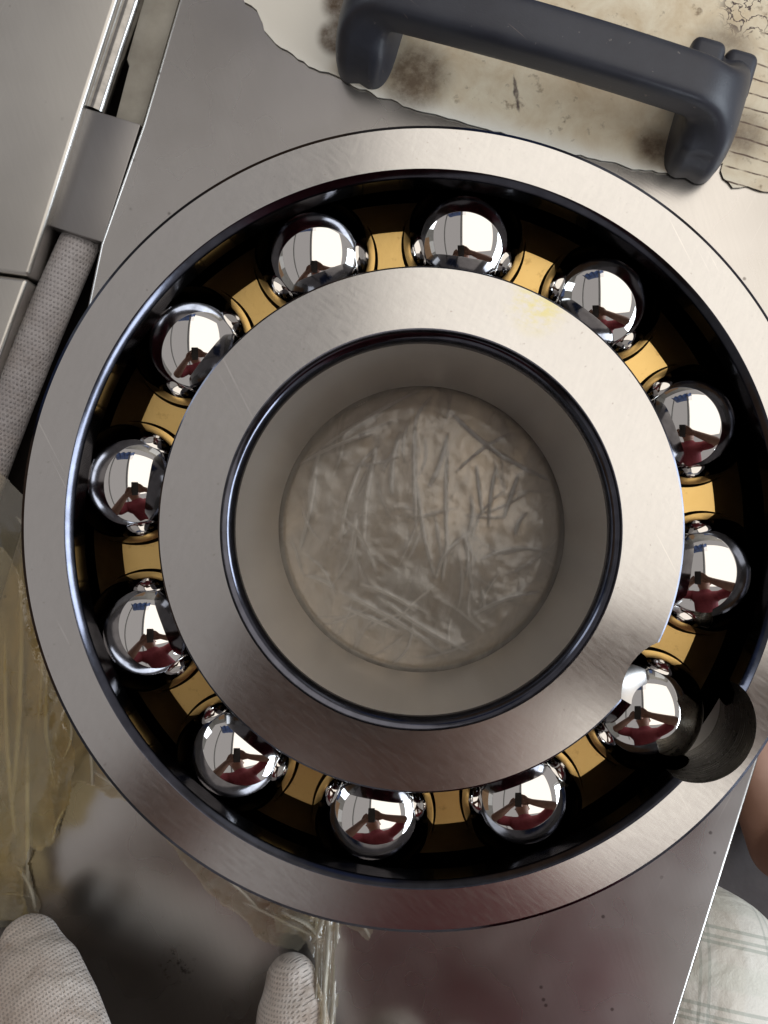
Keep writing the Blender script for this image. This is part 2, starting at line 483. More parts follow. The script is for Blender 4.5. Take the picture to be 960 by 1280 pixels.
M['film_out'] = film_mat("dusty_polythene_film", (0.74, 0.68, 0.55), 0.17, 5.0, 0.5, (70, 36, 30), 30, 0.07, 1, 0.007)
M['film_y'] = film_mat("yellowed_polythene_film", (0.66, 0.565, 0.33), 0.17, 2.0, 0.55, (42, 20, 20), 12, 0.07, 1, 0.012)
M['knit'] = knit_mat("knitted_white_cotton", (0.68, 0.58, 0.51), (0.82, 0.74, 0.67), 0.8, 1.0, 1.0)
M['weave'] = knit_mat("woven_grey_webbing", (0.52, 0.49, 0.50), (0.64, 0.61, 0.62), 0.25, 1.0, 1.0)
M['plaid'] = plaid_mat()
M['skin'] = simple("skin", (0.36, 0.20, 0.14), (0.45, 0.26, 0.19), 30, 0.55, 0, 0.1)
M['shirt'] = simple("red_cotton", (0.24, 0.040, 0.052), (0.31, 0.055, 0.068), 40, 0.9, 0, 0.3)
M['hair'] = simple("black_hair", (0.012, 0.010, 0.009), (0.03, 0.025, 0.02), 200, 0.5, 0, 0.5)
M['eye'] = simple("eye_white", (0.7, 0.68, 0.65), (0.75, 0.72, 0.7), 20, 0.2, 0, 0)
M['phone'] = simple("dark_phone_shell", (0.06, 0.055, 0.055), (0.07, 0.065, 0.065), 50, 0.35, 0, 0)
M['floor'] = simple("dark_shop_floor", (0.045, 0.036, 0.036), (0.085, 0.070, 0.068), 9, 0.7, 0, 0.4, 6, 0.004)
M['wall'] = simple("grey_plaster", (0.32, 0.30, 0.27), (0.42, 0.40, 0.36), 6, 0.85, 0, 0.3, 6, 0.004)
M['blue'] = simple("blue_tarpaulin", (0.03, 0.07, 0.20), (0.10, 0.15, 0.32), 12, 0.5, 0, 0.5, 5, 0.01)
M['carton'] = simple("brown_cardboard", (0.28, 0.16, 0.08), (0.36, 0.22, 0.12), 14, 0.8, 0, 0.2)

def plastic_mat():
    a = N("slate_grey_moulded_plastic")
    g = a.noise(a.map(), 60, 4, 0.6); f = a.noise(a.map(), 1500, 2)
    col = a.mix(a.ramp(g, [(0.35, 0.0), (0.7, 1.0)]), (0.024, 0.026, 0.037), (0.036, 0.039, 0.052))
    col = a.mix(a.ramp(a.noise(a.map(), 420, 3), [(0.70, 0.0), (0.75, 0.6)]), col, (0.20, 0.18, 0.17))
    sc = a.noise(a.map((30, 1500, 300), (0, 0, R(40))), 1, 1, 0.5)
    scm = a.math('MULTIPLY', a.ramp(sc, [(0.68, 0.0), (0.74, 1.0)]), a.ramp(a.noise(a.map(), 45, 2), [(0.58, 0.0), (0.68, 0.6)]))
    col = a.mix(scm, col, (0.22, 0.17, 0.15))
    a.p(Base_Color=col, Roughness=a.math('ADD', 0.36, a.math('MULTIPLY', g, 0.15)))
    a.bump(f, 0.12, 0.0003)
    return a.m
M['plastic'] = plastic_mat()

# ------------------------------------------------------------------ room and floor
fl = mesh("floor", [(-6,-6,-0.70), (6,-6,-0.70), (6,6,-0.70), (-6,6,-0.70)], [(0,1,2,3)], M['floor'], smooth=False)
tag(fl, kind='structure')
def box(bm, a, b):
    r = bmesh.ops.create_cube(bm, size=1.0)
    for v in r['verts']:
        v.co = Vector([ (a[i] + b[i]) / 2 + v.co[i] * (b[i] - a[i]) for i in range(3)])
def wall(name, parts):
    bm = bmesh.new()
    for a, b in parts: box(bm, a, b)
    return tag(from_bm(name, bm, M['wall'], None, False), kind='structure')
wall("wall_left", [((-1.95, -2.2, -0.70), (-1.85, 2.2, 1.25))])
wall("wall_back", [((-1.85, 2.1, -0.70), (2.0, 2.2, 1.15))])
wall("roof_beam", [((-0.17, -2.2, 1.42), (-0.10, 2.1, 1.50)), ((-1.05, -2.2, 1.46), (-1.0, 2.1, 1.52))])
wall("window_frame", [((1.80, -1.56, 0.48), (1.83, 0.66, 0.51)), ((1.80, -1.56, 1.06), (1.83, 0.66, 1.09)), ((1.80, -0.08, 0.51), (1.83, -0.05, 1.06)), ((1.80, -0.83, 0.51), (1.83, -0.80, 1.06)), ((1.80, -1.59, 0.48), (1.83, -1.56, 1.09)), ((1.80, 0.66, 0.48), (1.83, 0.69, 1.09))])
wall("wall_right", [((2.0, -2.2, -0.70), (2.1, 2.2, 0.25))])

# ------------------------------------------------------------------ steel bench the bearing lies on
bench = empty("steel_bench", (0, 0, 0), "brushed stainless machine top under the bearing, with chipped cream paint and a grey handle", "machine top")
def line_pts(pairs, z=0.0): return [W(x, y, z) for x, y in pairs]
le = [(252, -90), (222, 5), (178, 155), (125, 305), (106, 395), (72, 500), (17, 690), (-60, 950), (-390, 2050)]
re_ = [(604, 2050), (845, 1280), (945, 960), (1008, 758), (1100, 460), (1270, -90)]
top = prism("plate", [p for p in line_pts(le + re_)], -0.006, 0.0, M['plate'], bench, 0.0013, 3)
skirt = prism("side_panel", [W(x + dx, y, 0) for (x, y), dx in zip(le + re_, [14]*len(le) + [-6]*len(re_))], -0.45, -0.0065, M['dark'], bench)

def jag(pts, amp, step=0.0022, seed=1):
    out = []
    n = len(pts)
    for i in range(n):
        a, b = pts[i], pts[(i + 1) % n]
        k = max(1, int((b - a).length / step))
        nrm = Vector((-(b - a).y, (b - a).x, 0)).normalized()
        for q in range(k):
            p = a.lerp(b, q / k)
            d = noise.noise(Vector((p.x * 170, p.y * 170, seed))) + 0.7 * noise.noise(Vector((p.x * 520, p.y * 520, seed + 9)))
            out.append(p + nrm * d * amp * (1 if q else 0.4))
    return out
pp = [(292, -60), (306, 4), (322, 14), (330, 40), (345, 56), (372, 76), (400, 90), (420, 96), (449, 112), (480, 124), (520, 139), (560, 150), (600, 161), (650, 173), (700, 188), (760, 203), (822, 217),
      (870, 214), (903, 205), (903, 224), (915, 236), (960, 240), (1030, 246), (1100, 250), (1130, -60)]
pts = jag([W(x, y, 0) for x, y in pp], 0.0011)
bm = bmesh.new()
vs = [bm.verts.new((p.x, p.y, 0.0003)) for p in pts]
es = [bm.edges.new((vs[i], vs[(i + 1) % len(vs)])) for i in range(len(vs))]
bmesh.ops.triangle_fill(bm, use_beauty=True, use_dissolve=False, edges=es)
r = bmesh.ops.extrude_face_region(bm, geom=bm.faces[:])
for v in [g for g in r["geom"] if isinstance(g, bmesh.types.BMVert)]: v.co.z = 0.0009
tag(from_bm("paint_layer", bm, M['paint'], bench, False), "dirty cream paint, chipped along its edge")

# moulded handle: swept section, broad foot at both ends
UX, VX = Vector((0.961, -0.2775, 0)), Vector((0.2775, 0.961, 0))
def handle():
    st = []          # (u, z, tangent angle, v0, v1, thickness)
    VB0, VB1, VF0, VF1 = 0.1530, 0.1695, 0.1435, 0.1850
    def lerp(a, b, t): return a + (b - a) * t
    ss = lambda t: t * t * (3 - 2 * t)
    uL, uR, zb = -0.0650, 0.0550, 0.0305
    rad = 0.0130
    for z in (0.0008, 0.004, 0.008, 0.0125, 0.0155):
        t = ss(max(0, (z - 0.008)) / 0.022)
        st.append((uL, z, PI/2, lerp(VF0, VB0, t), lerp(VF1, VB1, t), lerp(0.0200, 0.0175, t)))
    for k in range(1, 11):
        a = PI - (PI/2) * k / 10
        t = ss(min(1.0, 0.34 + 0.66 * k / 7))
        st.append((uL + rad + rad * math.cos(a), zb - rad + rad * math.sin(a), a - PI/2, lerp(VF0, VB0, t), lerp(VF1, VB1, t), lerp(0.0195, 0.0160, t)))
    for k in range(1, 12):
        t = k / 12
        st.append((lerp(uL + rad, uR - rad, t), zb + 0.0018 * math.sin(PI * t), 0.0, VB0, VB1, 0.0160))
    for k in range(0, 11):
        a = PI/2 - (PI/2) * k / 10
        t = ss(min(1.0, 0.34 + 0.66 * (10 - k) / 7))
        st.append((uR - rad + rad * math.cos(a), zb - rad + rad * math.sin(a), a - PI/2, lerp(VF0, VB0, t), lerp(VF1, VB1, t), lerp(0.0195, 0.0160, t)))
    for z in (0.0155, 0.0125, 0.008, 0.004, 0.0008):
        t = ss(max(0, (z - 0.008)) / 0.022)
        st.append((uR, z, -PI/2, lerp(VF0, VB0, t), lerp(VF1, VB1, t), lerp(0.0200, 0.0175, t)))
    NS = 48
    verts, faces = [], []
    for (u, z, ta, v0, v1, th) in st:
        nu, nz = -math.sin(ta), math.cos(ta)
        vc, hw = (v0 + v1) / 2, (v1 - v0) / 2
        wide = min(1.0, max(0.0, (hw * 2 - 0.0175) / 0.02))
        for s in range(NS):
            a = 2 * PI * s / NS
            ca, sa = math.cos(a), math.sin(a)
            e = 0.50
            cv = math.copysign(abs(ca) ** e, ca); sn = math.copysign(abs(sa) ** e, sa)
            # mould seam across the foot
            if s in (0, NS // 2): cv *= 1 - 0.055 * wide
            off = sn * th / 2
            P = UX * (u + nu * off) + VX * (vc + cv * hw) + Vector((0, 0, z + nz * off))
            verts.append(P)
    m = len(st)
    for i in range(m - 1):
        for s in range(NS):
            q = (s + 1) % NS
            faces.append((i*NS+s, i*NS+q, (i+1)*NS+q, (i+1)*NS+s))
    faces.append(tuple(range(NS))[::-1]); faces.append(tuple(range((m-1)*NS, m*NS)))
    h = mesh("handle", verts, faces, M['plastic'], bench, True)
    bm = bmesh.new(); bm.from_mesh(h.data); bmesh.ops.recalc_face_normals(bm, faces=bm.faces); bm.to_mesh(h.data); bm.free()
    h.data.set_sharp_from_angle(angle=R(50))
    for (u0, u1) in ((0.0415, 0.0532), (0.0536, 0.0648), (-0.0742, -0.0626), (-0.0622, -0.0510)):
        bm = bmesh.new()
        r = bmesh.ops.create_cube(bm, size=1.0)
        for v in r['verts']:
            p = UX * (u0 + (v.co.x + .5) * (u1 - u0)) + VX * (0.1670 + (v.co.y + .5) * 0.0165) + Vector((0, 0, 0.0008 + (v.co.z + .5) * (0.0190 if u0 in (0.0536, -0.0742) else 0.0205)))
            v.co = p
        bmesh.ops.bevel(bm, geom=bm.edges[:], offset=.0030, segments=4, affect='EDGES', profile=0.5)
        from_bm("mounting_lug", bm, M['plastic'], h, True, 50)
    tag(h, "slate grey moulded plastic carrying handle")
handle()

# ------------------------------------------------------------------ left side: second panel, gap with rod, block, strip and webbing
lp = empty("side_machine", (0, 0, 0), "worn stainless machine panel left of the gap, its edge folded bright", "machine panel")
e1 = [(175, -90), (146, 0), (102, 137), (60, 270), (36, 345)]
prism("upper_panel", line_pts(e1 + [(-60, 332), (-420, 320), (-420, -90)], 0.001), -0.012, 0.001, M['panel'], lp, 0.0016, 3)
e2 = [(35.3, 348), (0, 445), (-26, 520), (-100, 760), (-160, 960)]
prism("lower_panel", line_pts(e2 + [(-420, 960), (-420, 323), (-60, 335.5)], 0.0004), -0.012, 0.0004, M['panel'], lp, 0.0016, 3)
gap = prism("gap_floor", [W(x, y, -0.03) for x, y in [(130, -150), (290, -150), (60, 900), (-260, 900)]], -0.05, -0.036, M['dark'], lp)
prism("side_panel", [W(x, y, 0) for x, y in [(148, -90), (120, 0), (76, 137), (34, 270), (10, 345), (-26, 445), (-52, 520), (-186, 960), (-420, 960), (-420, -90)]], -0.45, -0.0125, M['dark'], lp)

def tube(name, path, rx, rz, mats, parent, ns=20, uvk=None, cap=True, sharp=None):
    """oval tube along a path lying roughly in plane; rx across, rz in height (per point ok); writes UVs"""
    P = [Vector(p) for p in path]; n = len(P)
    verts, faces = [], []
    acc = 0; lens = []
    for i in range(n):
        if i: acc += (P[i] - P[i-1]).length
        lens.append(acc)
        t = (P[min(i+1, n-1)] - P[max(i-1, 0)]).normalized()
        side = t.cross(Vector((0, 0, 1))).normalized(); up = side.cross(t)
        a_ = rx[i] if isinstance(rx, (list, tuple)) else rx; b_ = rz[i] if isinstance(rz, (list, tuple)) else rz
        for s in range(ns):
            a = 2 * PI * s / ns
            verts.append(P[i] + side * math.cos(a) * a_ + up * math.sin(a) * b_)
    for i in range(n - 1):
        for s in range(ns):
            q = (s + 1) % ns
            faces.append((i*ns+s, i*ns+q, (i+1)*ns+q, (i+1)*ns+s))
    nf = len(faces)
    if cap: faces += [tuple(range(ns))[::-1], tuple(range((n-1)*ns, n*ns))]
    o = mesh(name, verts, faces, mats, parent, True, sharp=sharp)
    if uvk:
        uv = o.data.uv_layers.new(name="UVMap").data
        for p in o.data.polygons[:nf]:
            i, s = divmod(p.index, ns)
            cs = [(s, i), (s+1, i), (s+1, i+1), (s, i+1)]
            for li, (a, b) in zip(p.loop_indices, cs):
                uv[li].uv = (a / ns * uvk[0], lens[b] * uvk[1])
    return o
rod = tube("metal_rod", [W(182, -60, -0.006), W(165, 0, -0.006), W(119, 140, -0.006)], 0.0042, 0.0042, M['rod'], None, 28, sharp=40)
tag(rod, "polished round steel rod in the gap at the top edge of the picture", "rod")
st_ = prism("guide_strip", line_pts([(198, -60), (176, 10), (158, 74), (161, 82), (143, 152), (176, 165), (224, 0), (243, -60)], -0.006), -0.014, -0.006, M['felt'], None, 0.0006, 2)
tag(st_, "grimy grey flat strip between the polished rod and the bench", "strip")
bk = prism("slide_block", line_pts([(106, 134), (176, 155), (128, 303), (58, 281)], -0.0025), -0.016, -0.0025, M['block'], None, 0.0006, 2)
tag(bk, "smooth grey metal block filling the gap below the rod", "block")
wb = []
for k in range(40):
    t = k / 39
    c = W(103, 296, -0.010).lerp(W(-84, 735, -0.010), t)
    c += Vector((0.004 * t * t, 0, 0.002 * math.sin(3 * t)))
    wb.append(c)
web = tube("webbing_strap", wb, [0.0074 + 0.0016 * (k / 39) for k in range(40)], [0.0045] * 40, M['weave'], None, 24, (34.0, 1 / 0.0017))
tag(web, "flat white woven sleeve running down the dark gap beside the bearing", "strap")

# ------------------------------------------------------------------ the bearing
br = empty("ball_bearing", (0, 0, Z0), "large steel ball bearing with brass cage, one ball showing in its filling slot", "bearing")
def mm(p): return [(r / 1000, z / 1000) for r, z in p]
BW = 82.6
PR, GR = 83.0, 18.65
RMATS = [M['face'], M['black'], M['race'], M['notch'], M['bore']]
# outer ring, profile counter-clockwise from the outer bottom
D1, D2 = 25.0, 61.6
oL, iL = 93.6, 70.0
def groove(c_depth, land, sign, n=24):
    dz = math.sqrt(GR**2 - (abs(land - PR))**2)
    a0 = math.atan2(dz, abs(land - PR))
    pts = []
    for k in range(n + 1):
        a = a0 - 2 * a0 * k / n
        pts.append((PR + sign * GR * math.cos(a), BW - c_depth + GR * math.sin(a)))
    return pts
prof, ids = [], []
def add(pt, mid): prof.append(pt); ids.append(mid)
add((106.3, 0), 0); add((95.6, 0), 1)                         # bottom face, then chamfer
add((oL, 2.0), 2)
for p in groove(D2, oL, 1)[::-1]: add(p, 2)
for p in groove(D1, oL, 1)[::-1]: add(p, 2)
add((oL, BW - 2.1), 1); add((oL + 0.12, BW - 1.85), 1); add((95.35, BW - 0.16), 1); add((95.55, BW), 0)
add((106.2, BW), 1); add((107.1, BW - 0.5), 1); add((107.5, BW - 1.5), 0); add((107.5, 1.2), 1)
outer = revolve("outer_ring", mm(prof), ids, RMATS, 320, br)
def cyl_cutter(cx, cy, r, z0, z1, mid, tilt=0.0, n=96):
    bm = bmesh.new()
    bmesh.ops.create_cone(bm, cap_ends=True, segments=n, radius1=r * (1 - tilt), radius2=r, depth=z1 - z0, matrix=Matrix.Translation((cx, cy, (z0 + z1) / 2)))
    me = bpy.data.meshes.new("cutter"); bm.to_mesh(me); bm.free()
    for m in RMATS: me.materials.append(m)
    me.polygons.foreach_set("material_index", [4 if abs(p.normal.z) > .9 else mid for p in me.polygons])
    return link_mesh("cutter", me)
def pol(r, deg): return (r / 1000 * math.cos(R(deg)), r / 1000 * math.sin(R(deg)))
ax, ay = pol(89.2, -35.6)
cut(outer, [cyl_cutter(ax, ay, 0.0155, (BW - 29) / 1000, 0.10, 3, 0.02)])
outer.location = (0.0006, -0.0003, 0)
# inner ring
prof, ids = [], []
add((53.4, 0), 0); add((69.5, 0), 1)
add((iL, 0.6), 2)
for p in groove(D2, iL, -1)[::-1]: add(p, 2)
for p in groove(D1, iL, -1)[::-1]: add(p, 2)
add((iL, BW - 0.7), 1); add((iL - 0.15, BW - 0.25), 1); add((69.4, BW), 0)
for k in range(0, 9):
    a = R(90 - 11.25 * k)
    add((53.4 - 3.4 * math.cos(a), BW - 4.2 + 4.2 * math.sin(a)), 1 if k < 8 else 4)
add((50, 3.5), 1)
inner = revolve("inner_ring", mm(prof), ids, RMATS, 320, br)
ax, ay = pol(81.2, -32.9)
cut(inner, [cyl_cutter(ax, ay, 0.0153, (BW - 24) / 1000, 0.10, 4, 0.02)])
inner.location = (-0.0003, -0.0004, 0)
# brass cage: a turned ring with twelve ball pockets
BA = [21 + 30 * k for k in range(12)]
ZB = (BW - D1) / 1000
CX = -0.0011
zt, zb_ = BW - 21.5, BW - 50
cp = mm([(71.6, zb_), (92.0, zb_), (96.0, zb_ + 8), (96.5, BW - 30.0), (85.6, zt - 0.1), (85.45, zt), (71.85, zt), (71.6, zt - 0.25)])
cage = revolve("cage", cp, [0, 1, 1, 1, 0, 0, 0, 0], [M['brass'], M['brass_shaded']], 360, br)
bm = bmesh.new()
for a in BA:
    x, y = pol(PR - 0.6, a)
    bmesh.ops.create_uvsphere(bm, u_segments=64, v_segments=48, radius=0.01845, matrix=Matrix.Translation((x, y, ZB)))
me = bpy.data.meshes.new("cutter"); bm.to_mesh(me); bm.free(); me.materials.append(M['brass']); me.materials.append(M['brass_shaded'])
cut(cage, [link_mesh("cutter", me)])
cage.location = (CX, 0, 0)
bm = bmesh.new(); bmesh.ops.create_uvsphere(bm, u_segments=96, v_segments=64, radius=0.01790)
ball0 = from_bm("ball", bm, M['ball'], br)
for k, a in enumerate(BA):
    b = ball0 if k == 0 else ball0.copy()
    if k: C.objects.link(b); b.parent = br
    x, y = pol(PR, a)
    b.location = (x + CX, y, ZB); b.rotation_euler = (0.7 * k, 1.3 * k, 0.4 * k)

# ------------------------------------------------------------------ plastic bag under the bearing
def inside(poly, X, Y):
    r = np.zeros(X.shape, bool); n = len(poly); j = n - 1
    for i in range(n):
        xi, yi = poly[i][0], poly[i][1]; xj, yj = poly[j][0], poly[j][1]
        c = ((yi > Y) != (yj > Y)) & (X < (xj - xi) * (Y - yi) / (yj - yi + 1e-12) + xi)
        r ^= c; j = i
    return r
def vnoise(X, Y, s, seed, oct_=3):
    """cheap smooth value noise"""
    out = np.zeros_like(X); amp = 1.0; tot = 0
    for o in range(oct_):
        g = np.random.default_rng(seed + o).random((128, 128))
        x = X * s + 40.3; y = Y * s + 51.7
        xi = np.floor(x).astype(int); yi = np.floor(y).astype(int)
        fx = x - xi; fy = y - yi
        fx = fx*fx*(3-2*fx); fy = fy*fy*(3-2*fy)
        a = g[xi % 128, yi % 128]; b = g[(xi+1) % 128, yi % 128]; c = g[xi % 128, (yi+1) % 128]; d = g[(xi+1) % 128, (yi+1) % 128]
        out += amp * (a*(1-fx)*(1-fy) + b*fx*(1-fy) + c*(1-fx)*fy + d*fx*fy)
        tot += amp; amp *= 0.5; s *= 2.1
    return out / tot
def creases(X, Y, segs):
    H = np.zeros_like(X); K = np.zeros_like(X)
    for (x0, y0, x1, y1, w, h, bend) in segs:
        dx, dy = x1 - x0, y1 - y0; L = math.hypot(dx, dy)
        t = ((X - x0) * dx + (Y - y0) * dy) / (L * L)
        m = (t > -0.1) & (t < 1.1)
        s = ((X - x0) * -dy + (Y - y0) * dx) / L
        s = s - bend * L * np.sin(np.clip(t, 0, 1) * PI)
        env = np.clip(np.sin(np.clip(t, 0, 1) * PI), 0, 1) ** 0.6 * m
        a = np.abs(s) / w
        H += env * h * np.exp(-a) * np.where(s > 0, 1.0, 0.75)
        K = np.maximum(K, env * np.exp(-(s / (0.24 * w + .00022)) ** 2) * min(1, h / 0.0018))
    return H, K
def film_sheet(name, X, Y, Zf, K, mask, mat, parent):
    ny, nx = X.shape
    ids_ = -np.ones(X.shape, int)
    cell = mask[:-1, :-1] & mask[1:, :-1] & mask[:-1, 1:] & mask[1:, 1:]
    used = np.zeros(X.shape, bool)
    used[:-1, :-1] |= cell; used[1:, :-1] |= cell; used[:-1, 1:] |= cell; used[1:, 1:] |= cell
    ids_[used] = np.arange(used.sum())
    V = np.stack([X[used], Y[used], Zf[used]], 1)
    F = np.stack([ids_[:-1, :-1][cell], ids_[:-1, 1:][cell], ids_[1:, 1:][cell], ids_[1:, :-1][cell]], 1)
    me = bpy.data.meshes.new(name)
    me.vertices.add(len(V)); me.vertices.foreach_set("co", V.astype(np.float32).ravel())
    me.loops.add(F.size); me.loops.foreach_set("vertex_index", F.astype(np.int32).ravel())
    me.polygons.add(len(F)); me.polygons.foreach_set("loop_start", np.arange(0, F.size, 4, dtype=np.int32))
    me.update(calc_edges=True); me.validate()
    at = me.attributes.new("crease_highlight", 'FLOAT', 'POINT'); at.data.foreach_set("value", K[used].astype(np.float32))
    me.materials.append(mat)
    me.polygons.foreach_set("use_smooth", [True] * len(me.polygons))
    return link_mesh(name, me, parent)

bag = empty("plastic_bag", (0, 0, 0), "crumpled clear plastic bag spread under the bearing and out to the left", "plastic bag")
step = 0.00045
gx = np.arange(-0.175, 0.112, step); gy = np.arange(-0.20, 0.112, step)
X, Y = np.meshgrid(gx, gy)
def Wxy(x, y, z=0.004): p = W(x, y, z); return (p.x, p.y)
edge = [(-40, 560), (60, 640), (200, 500), (520, 300), (840, 480), (870, 760), (720, 990), (560, 1080), (470, 1155), (466, 1186), (452, 1172), (430, 1162), (404, 1176), (372, 1192), (340, 1186), (318, 1172), (296, 1150), (268, 1126),
        (243, 1102), (222, 1082), (206, 1058), (196, 1044), (184, 1022), (160, 1004), (142, 1000), (118, 992), (98, 985), (84, 996), (74, 1030), (68, 1052), (52, 1068), (38, 1066), (30, 1085), (44, 1130), (50, 1166), (20, 1160), (-80, 1160)]
poly = [Wxy(x, y) for x, y in edge]
nz = vnoise(X, Y, 110, 3) - 0.5; nz2 = vnoise(X, Y, 110, 33) - 0.5
mask = inside(poly, X + nz * 0.005, Y + nz2 * 0.005)
Rr = np.hypot(X, Y)
segs = []
def seg(p0, p1, w, h, bend=0.0): segs.append((*Wxy(*p0), *Wxy(*p1), w, h, bend))
# folds one can follow in the bore
for a in [((385, 640), (400, 560), .0016, .0035, .05), ((372, 690), (395, 575), .0012, .0030, -.03), ((455, 690), (470, 560), .0018, .0040, .04), ((425, 680), (455, 570), .0012, .003, .05), ((440, 700), (445, 640), .0014, .003, 0),
          ((520, 660), (519, 520), .0014, .0036, .01), ((521, 600), (545, 725), .0010, .0034, -.03), ((545, 725), (585, 668), .0010, .0030, .12), ((560, 690), (560, 560), .001, .0024, .02), ((553, 730), (560, 672), .0007, .0026, 0), ((583, 725), (580, 668), .0007, .003, -.1),
          ((612, 660), (622, 580), .001, .0028, .03), ((630, 650), (650, 590), .001, .0028, 0), ((603, 640), (596, 580), .001, .0024, 0), ((645, 670), (660, 640), .0012, .0024, .1),
          ((420, 738), (560, 822), .0013, .0040, .03), ((425, 758), (500, 790), .0010, .003, 0), ((470, 745), (590, 818), .0012, .0034, -.03), ((450, 730), (520, 765), .0010, .0028, .05), ((400, 560), (525, 485), .0012, .003, .02), ((372, 580), (470, 540), .001, .0024, .04),
          ((560, 510), (690, 600), .0016, .0026, -.06), ((570, 590), (640, 540), .0010, .0022, .05), ((590, 770), (680, 740), .0014, .0024, .06), ((490, 620), (500, 540), .0018, .003, .06), ((535, 610), (560, 540), .0016, .003, -.05), ((420, 640), (470, 720), .0014, .0026, .1),
          ((480, 480), (420, 510), .0008, .0026, .1), ((600, 700), (690, 690), .001, .0022, .1), ((380, 720), (420, 740), .001, .002, .1)]:
    seg(*a)
for k in range(70):
    r = 0.046 * math.sqrt(rng.random()); th = rng.random() * 2 * PI
    a = R(rng.choice([75, 100, 60, -30, 15])) + rng.normal() * 0.35; L = rng.uniform(0.008, 0.026)
    x, y = r * math.cos(th), r * math.sin(th)
    segs.append((x - L/2*math.cos(a), y - L/2*math.sin(a), x + L/2*math.cos(a), y + L/2*math.sin(a), rng.uniform(.0005, .0014), rng.uniform(.0002, .0011), rng.normal() * .08))
# folds outside, on the left and below
for a in [((20, 680), (8, 1040), .0035, .009, .02), ((44, 700), (40, 930), .0022, .006, .03), ((2, 760), (18, 1080), .003, .008, -.02), ((60, 800), (66, 1000), .0025, .006, -.05), ((30, 900), (30, 1140), .003, .008, 0), ((76, 880), (70, 960), .0012, .004, .15), ((52, 890), (68, 960), .0012, .004, -.1),
          ((100, 960), (240, 1060), .002, .005, .02), ((150, 1000), (320, 1120), .002, .005, -.02), ((270, 1100), (410, 1160), .002, .006, .03), ((300, 1130), (400, 1180), .0014, .005, 0), ((400, 1110), (392, 1180), .0022, .007, 0), ((422, 1120), (466, 1184), .0016, .004, .04), ((240, 1075), (330, 1150), .001, .003, .05),
          ((10, 640), (50, 720), .0016, .004, .1), ((100, 900), (110, 1000), .0016, .004, .05), ((60, 1060), (90, 1000), .0010, .004, .1), ((10, 1080), (40, 1150), .002, .006, .1)]:
    seg(*a)
for k in range(150):
    t = rng.random()
    p = W(rng.uniform(-30, 460), rng.uniform(640, 1190)); a = R(rng.choice([92, 80, -35, -50])) + rng.normal() * 0.3; L = rng.uniform(0.006, 0.03)
    if math.hypot(p.x, p.y) < 0.1: continue
    segs.append((p.x - L/2*math.cos(a), p.y - L/2*math.sin(a), p.x + L/2*math.cos(a), p.y + L/2*math.sin(a), rng.uniform(.0005, .0016), rng.uniform(.0002, .0010), rng.normal() * .12))
H, K = creases(X, Y, segs)
H = 0.13 * H + 0.0018 * vnoise(X, Y, 60, 5) + 0.0003 * vnoise(X, Y, 240, 8, 2)
ring = (Rr > 0.0490) & (Rr < 0.1085)
fade = np.clip(np.minimum(np.abs(Rr - 0.0490), np.abs(Rr - 0.1085)) / 0.006, 0, 1)
Hs = np.where(ring, 0.0002, 0.0004 + np.where(Rr > 0.075, 0.45, 1.0) * H * fade)
film_sheet("film", X, Y, Hs, np.where(ring, 0, K), mask & (Rr < 0.075), M['film'], bag)
film_sheet("film", X, Y, Hs, np.where(ring, 0, np.clip(K - 0.3, 0, 1)), mask & (Rr >= 0.0745), M['film_out'], bag)
# the yellowed upper layer of the bag at the left
poly2 = [Wxy(x, y, .01) for x, y in [(-40, 640), (12, 690), (40, 735), (58, 800), (84, 880), (100, 930), (92, 975), (82, 1000), (70, 1048), (50, 1064), (36, 1058), (28, 1090), (40, 1150), (-60, 1150)]]
mask2 = inside(poly2, X + nz2 * 0.006, Y + nz * 0.006) & (Rr > 0.1095)
Z2 = 0.0045 + H * 0.05 + 0.0026 * vnoise(X, Y, 22, 71, 2) + 0.0004 * vnoise(X * 2.2, Y * 0.35, 110, 41) + 0.010 * np.clip((Rr - 0.109) / 0.03, 0, 1) * (0.4 + 0.6 * vnoise(X, Y, 25, 14))
film_sheet("film_layer", X, Y, Z2, np.clip(K - 0.80, 0, 1) * 1.6 * (vnoise(X, Y, 40, 91, 1) > 0.55), mask2, M['film_y'], bag)


# ------------------------------------------------------------------ gloved hands
def add_uv_local(o, ku, kv):
    """knit UVs: around / along the hand, from local coordinates"""
    uv = o.data.uv_layers.new(name="UVMap").data
    vs_ = o.data.vertices
    for p in o.data.polygons:
        n = p.normal
        for li, vi in zip(p.loop_indices, p.vertices):
            c = vs_[vi].co
            uv[li].uv = ((c.x + 0.6 * c.z) * ku, c.y * kv)

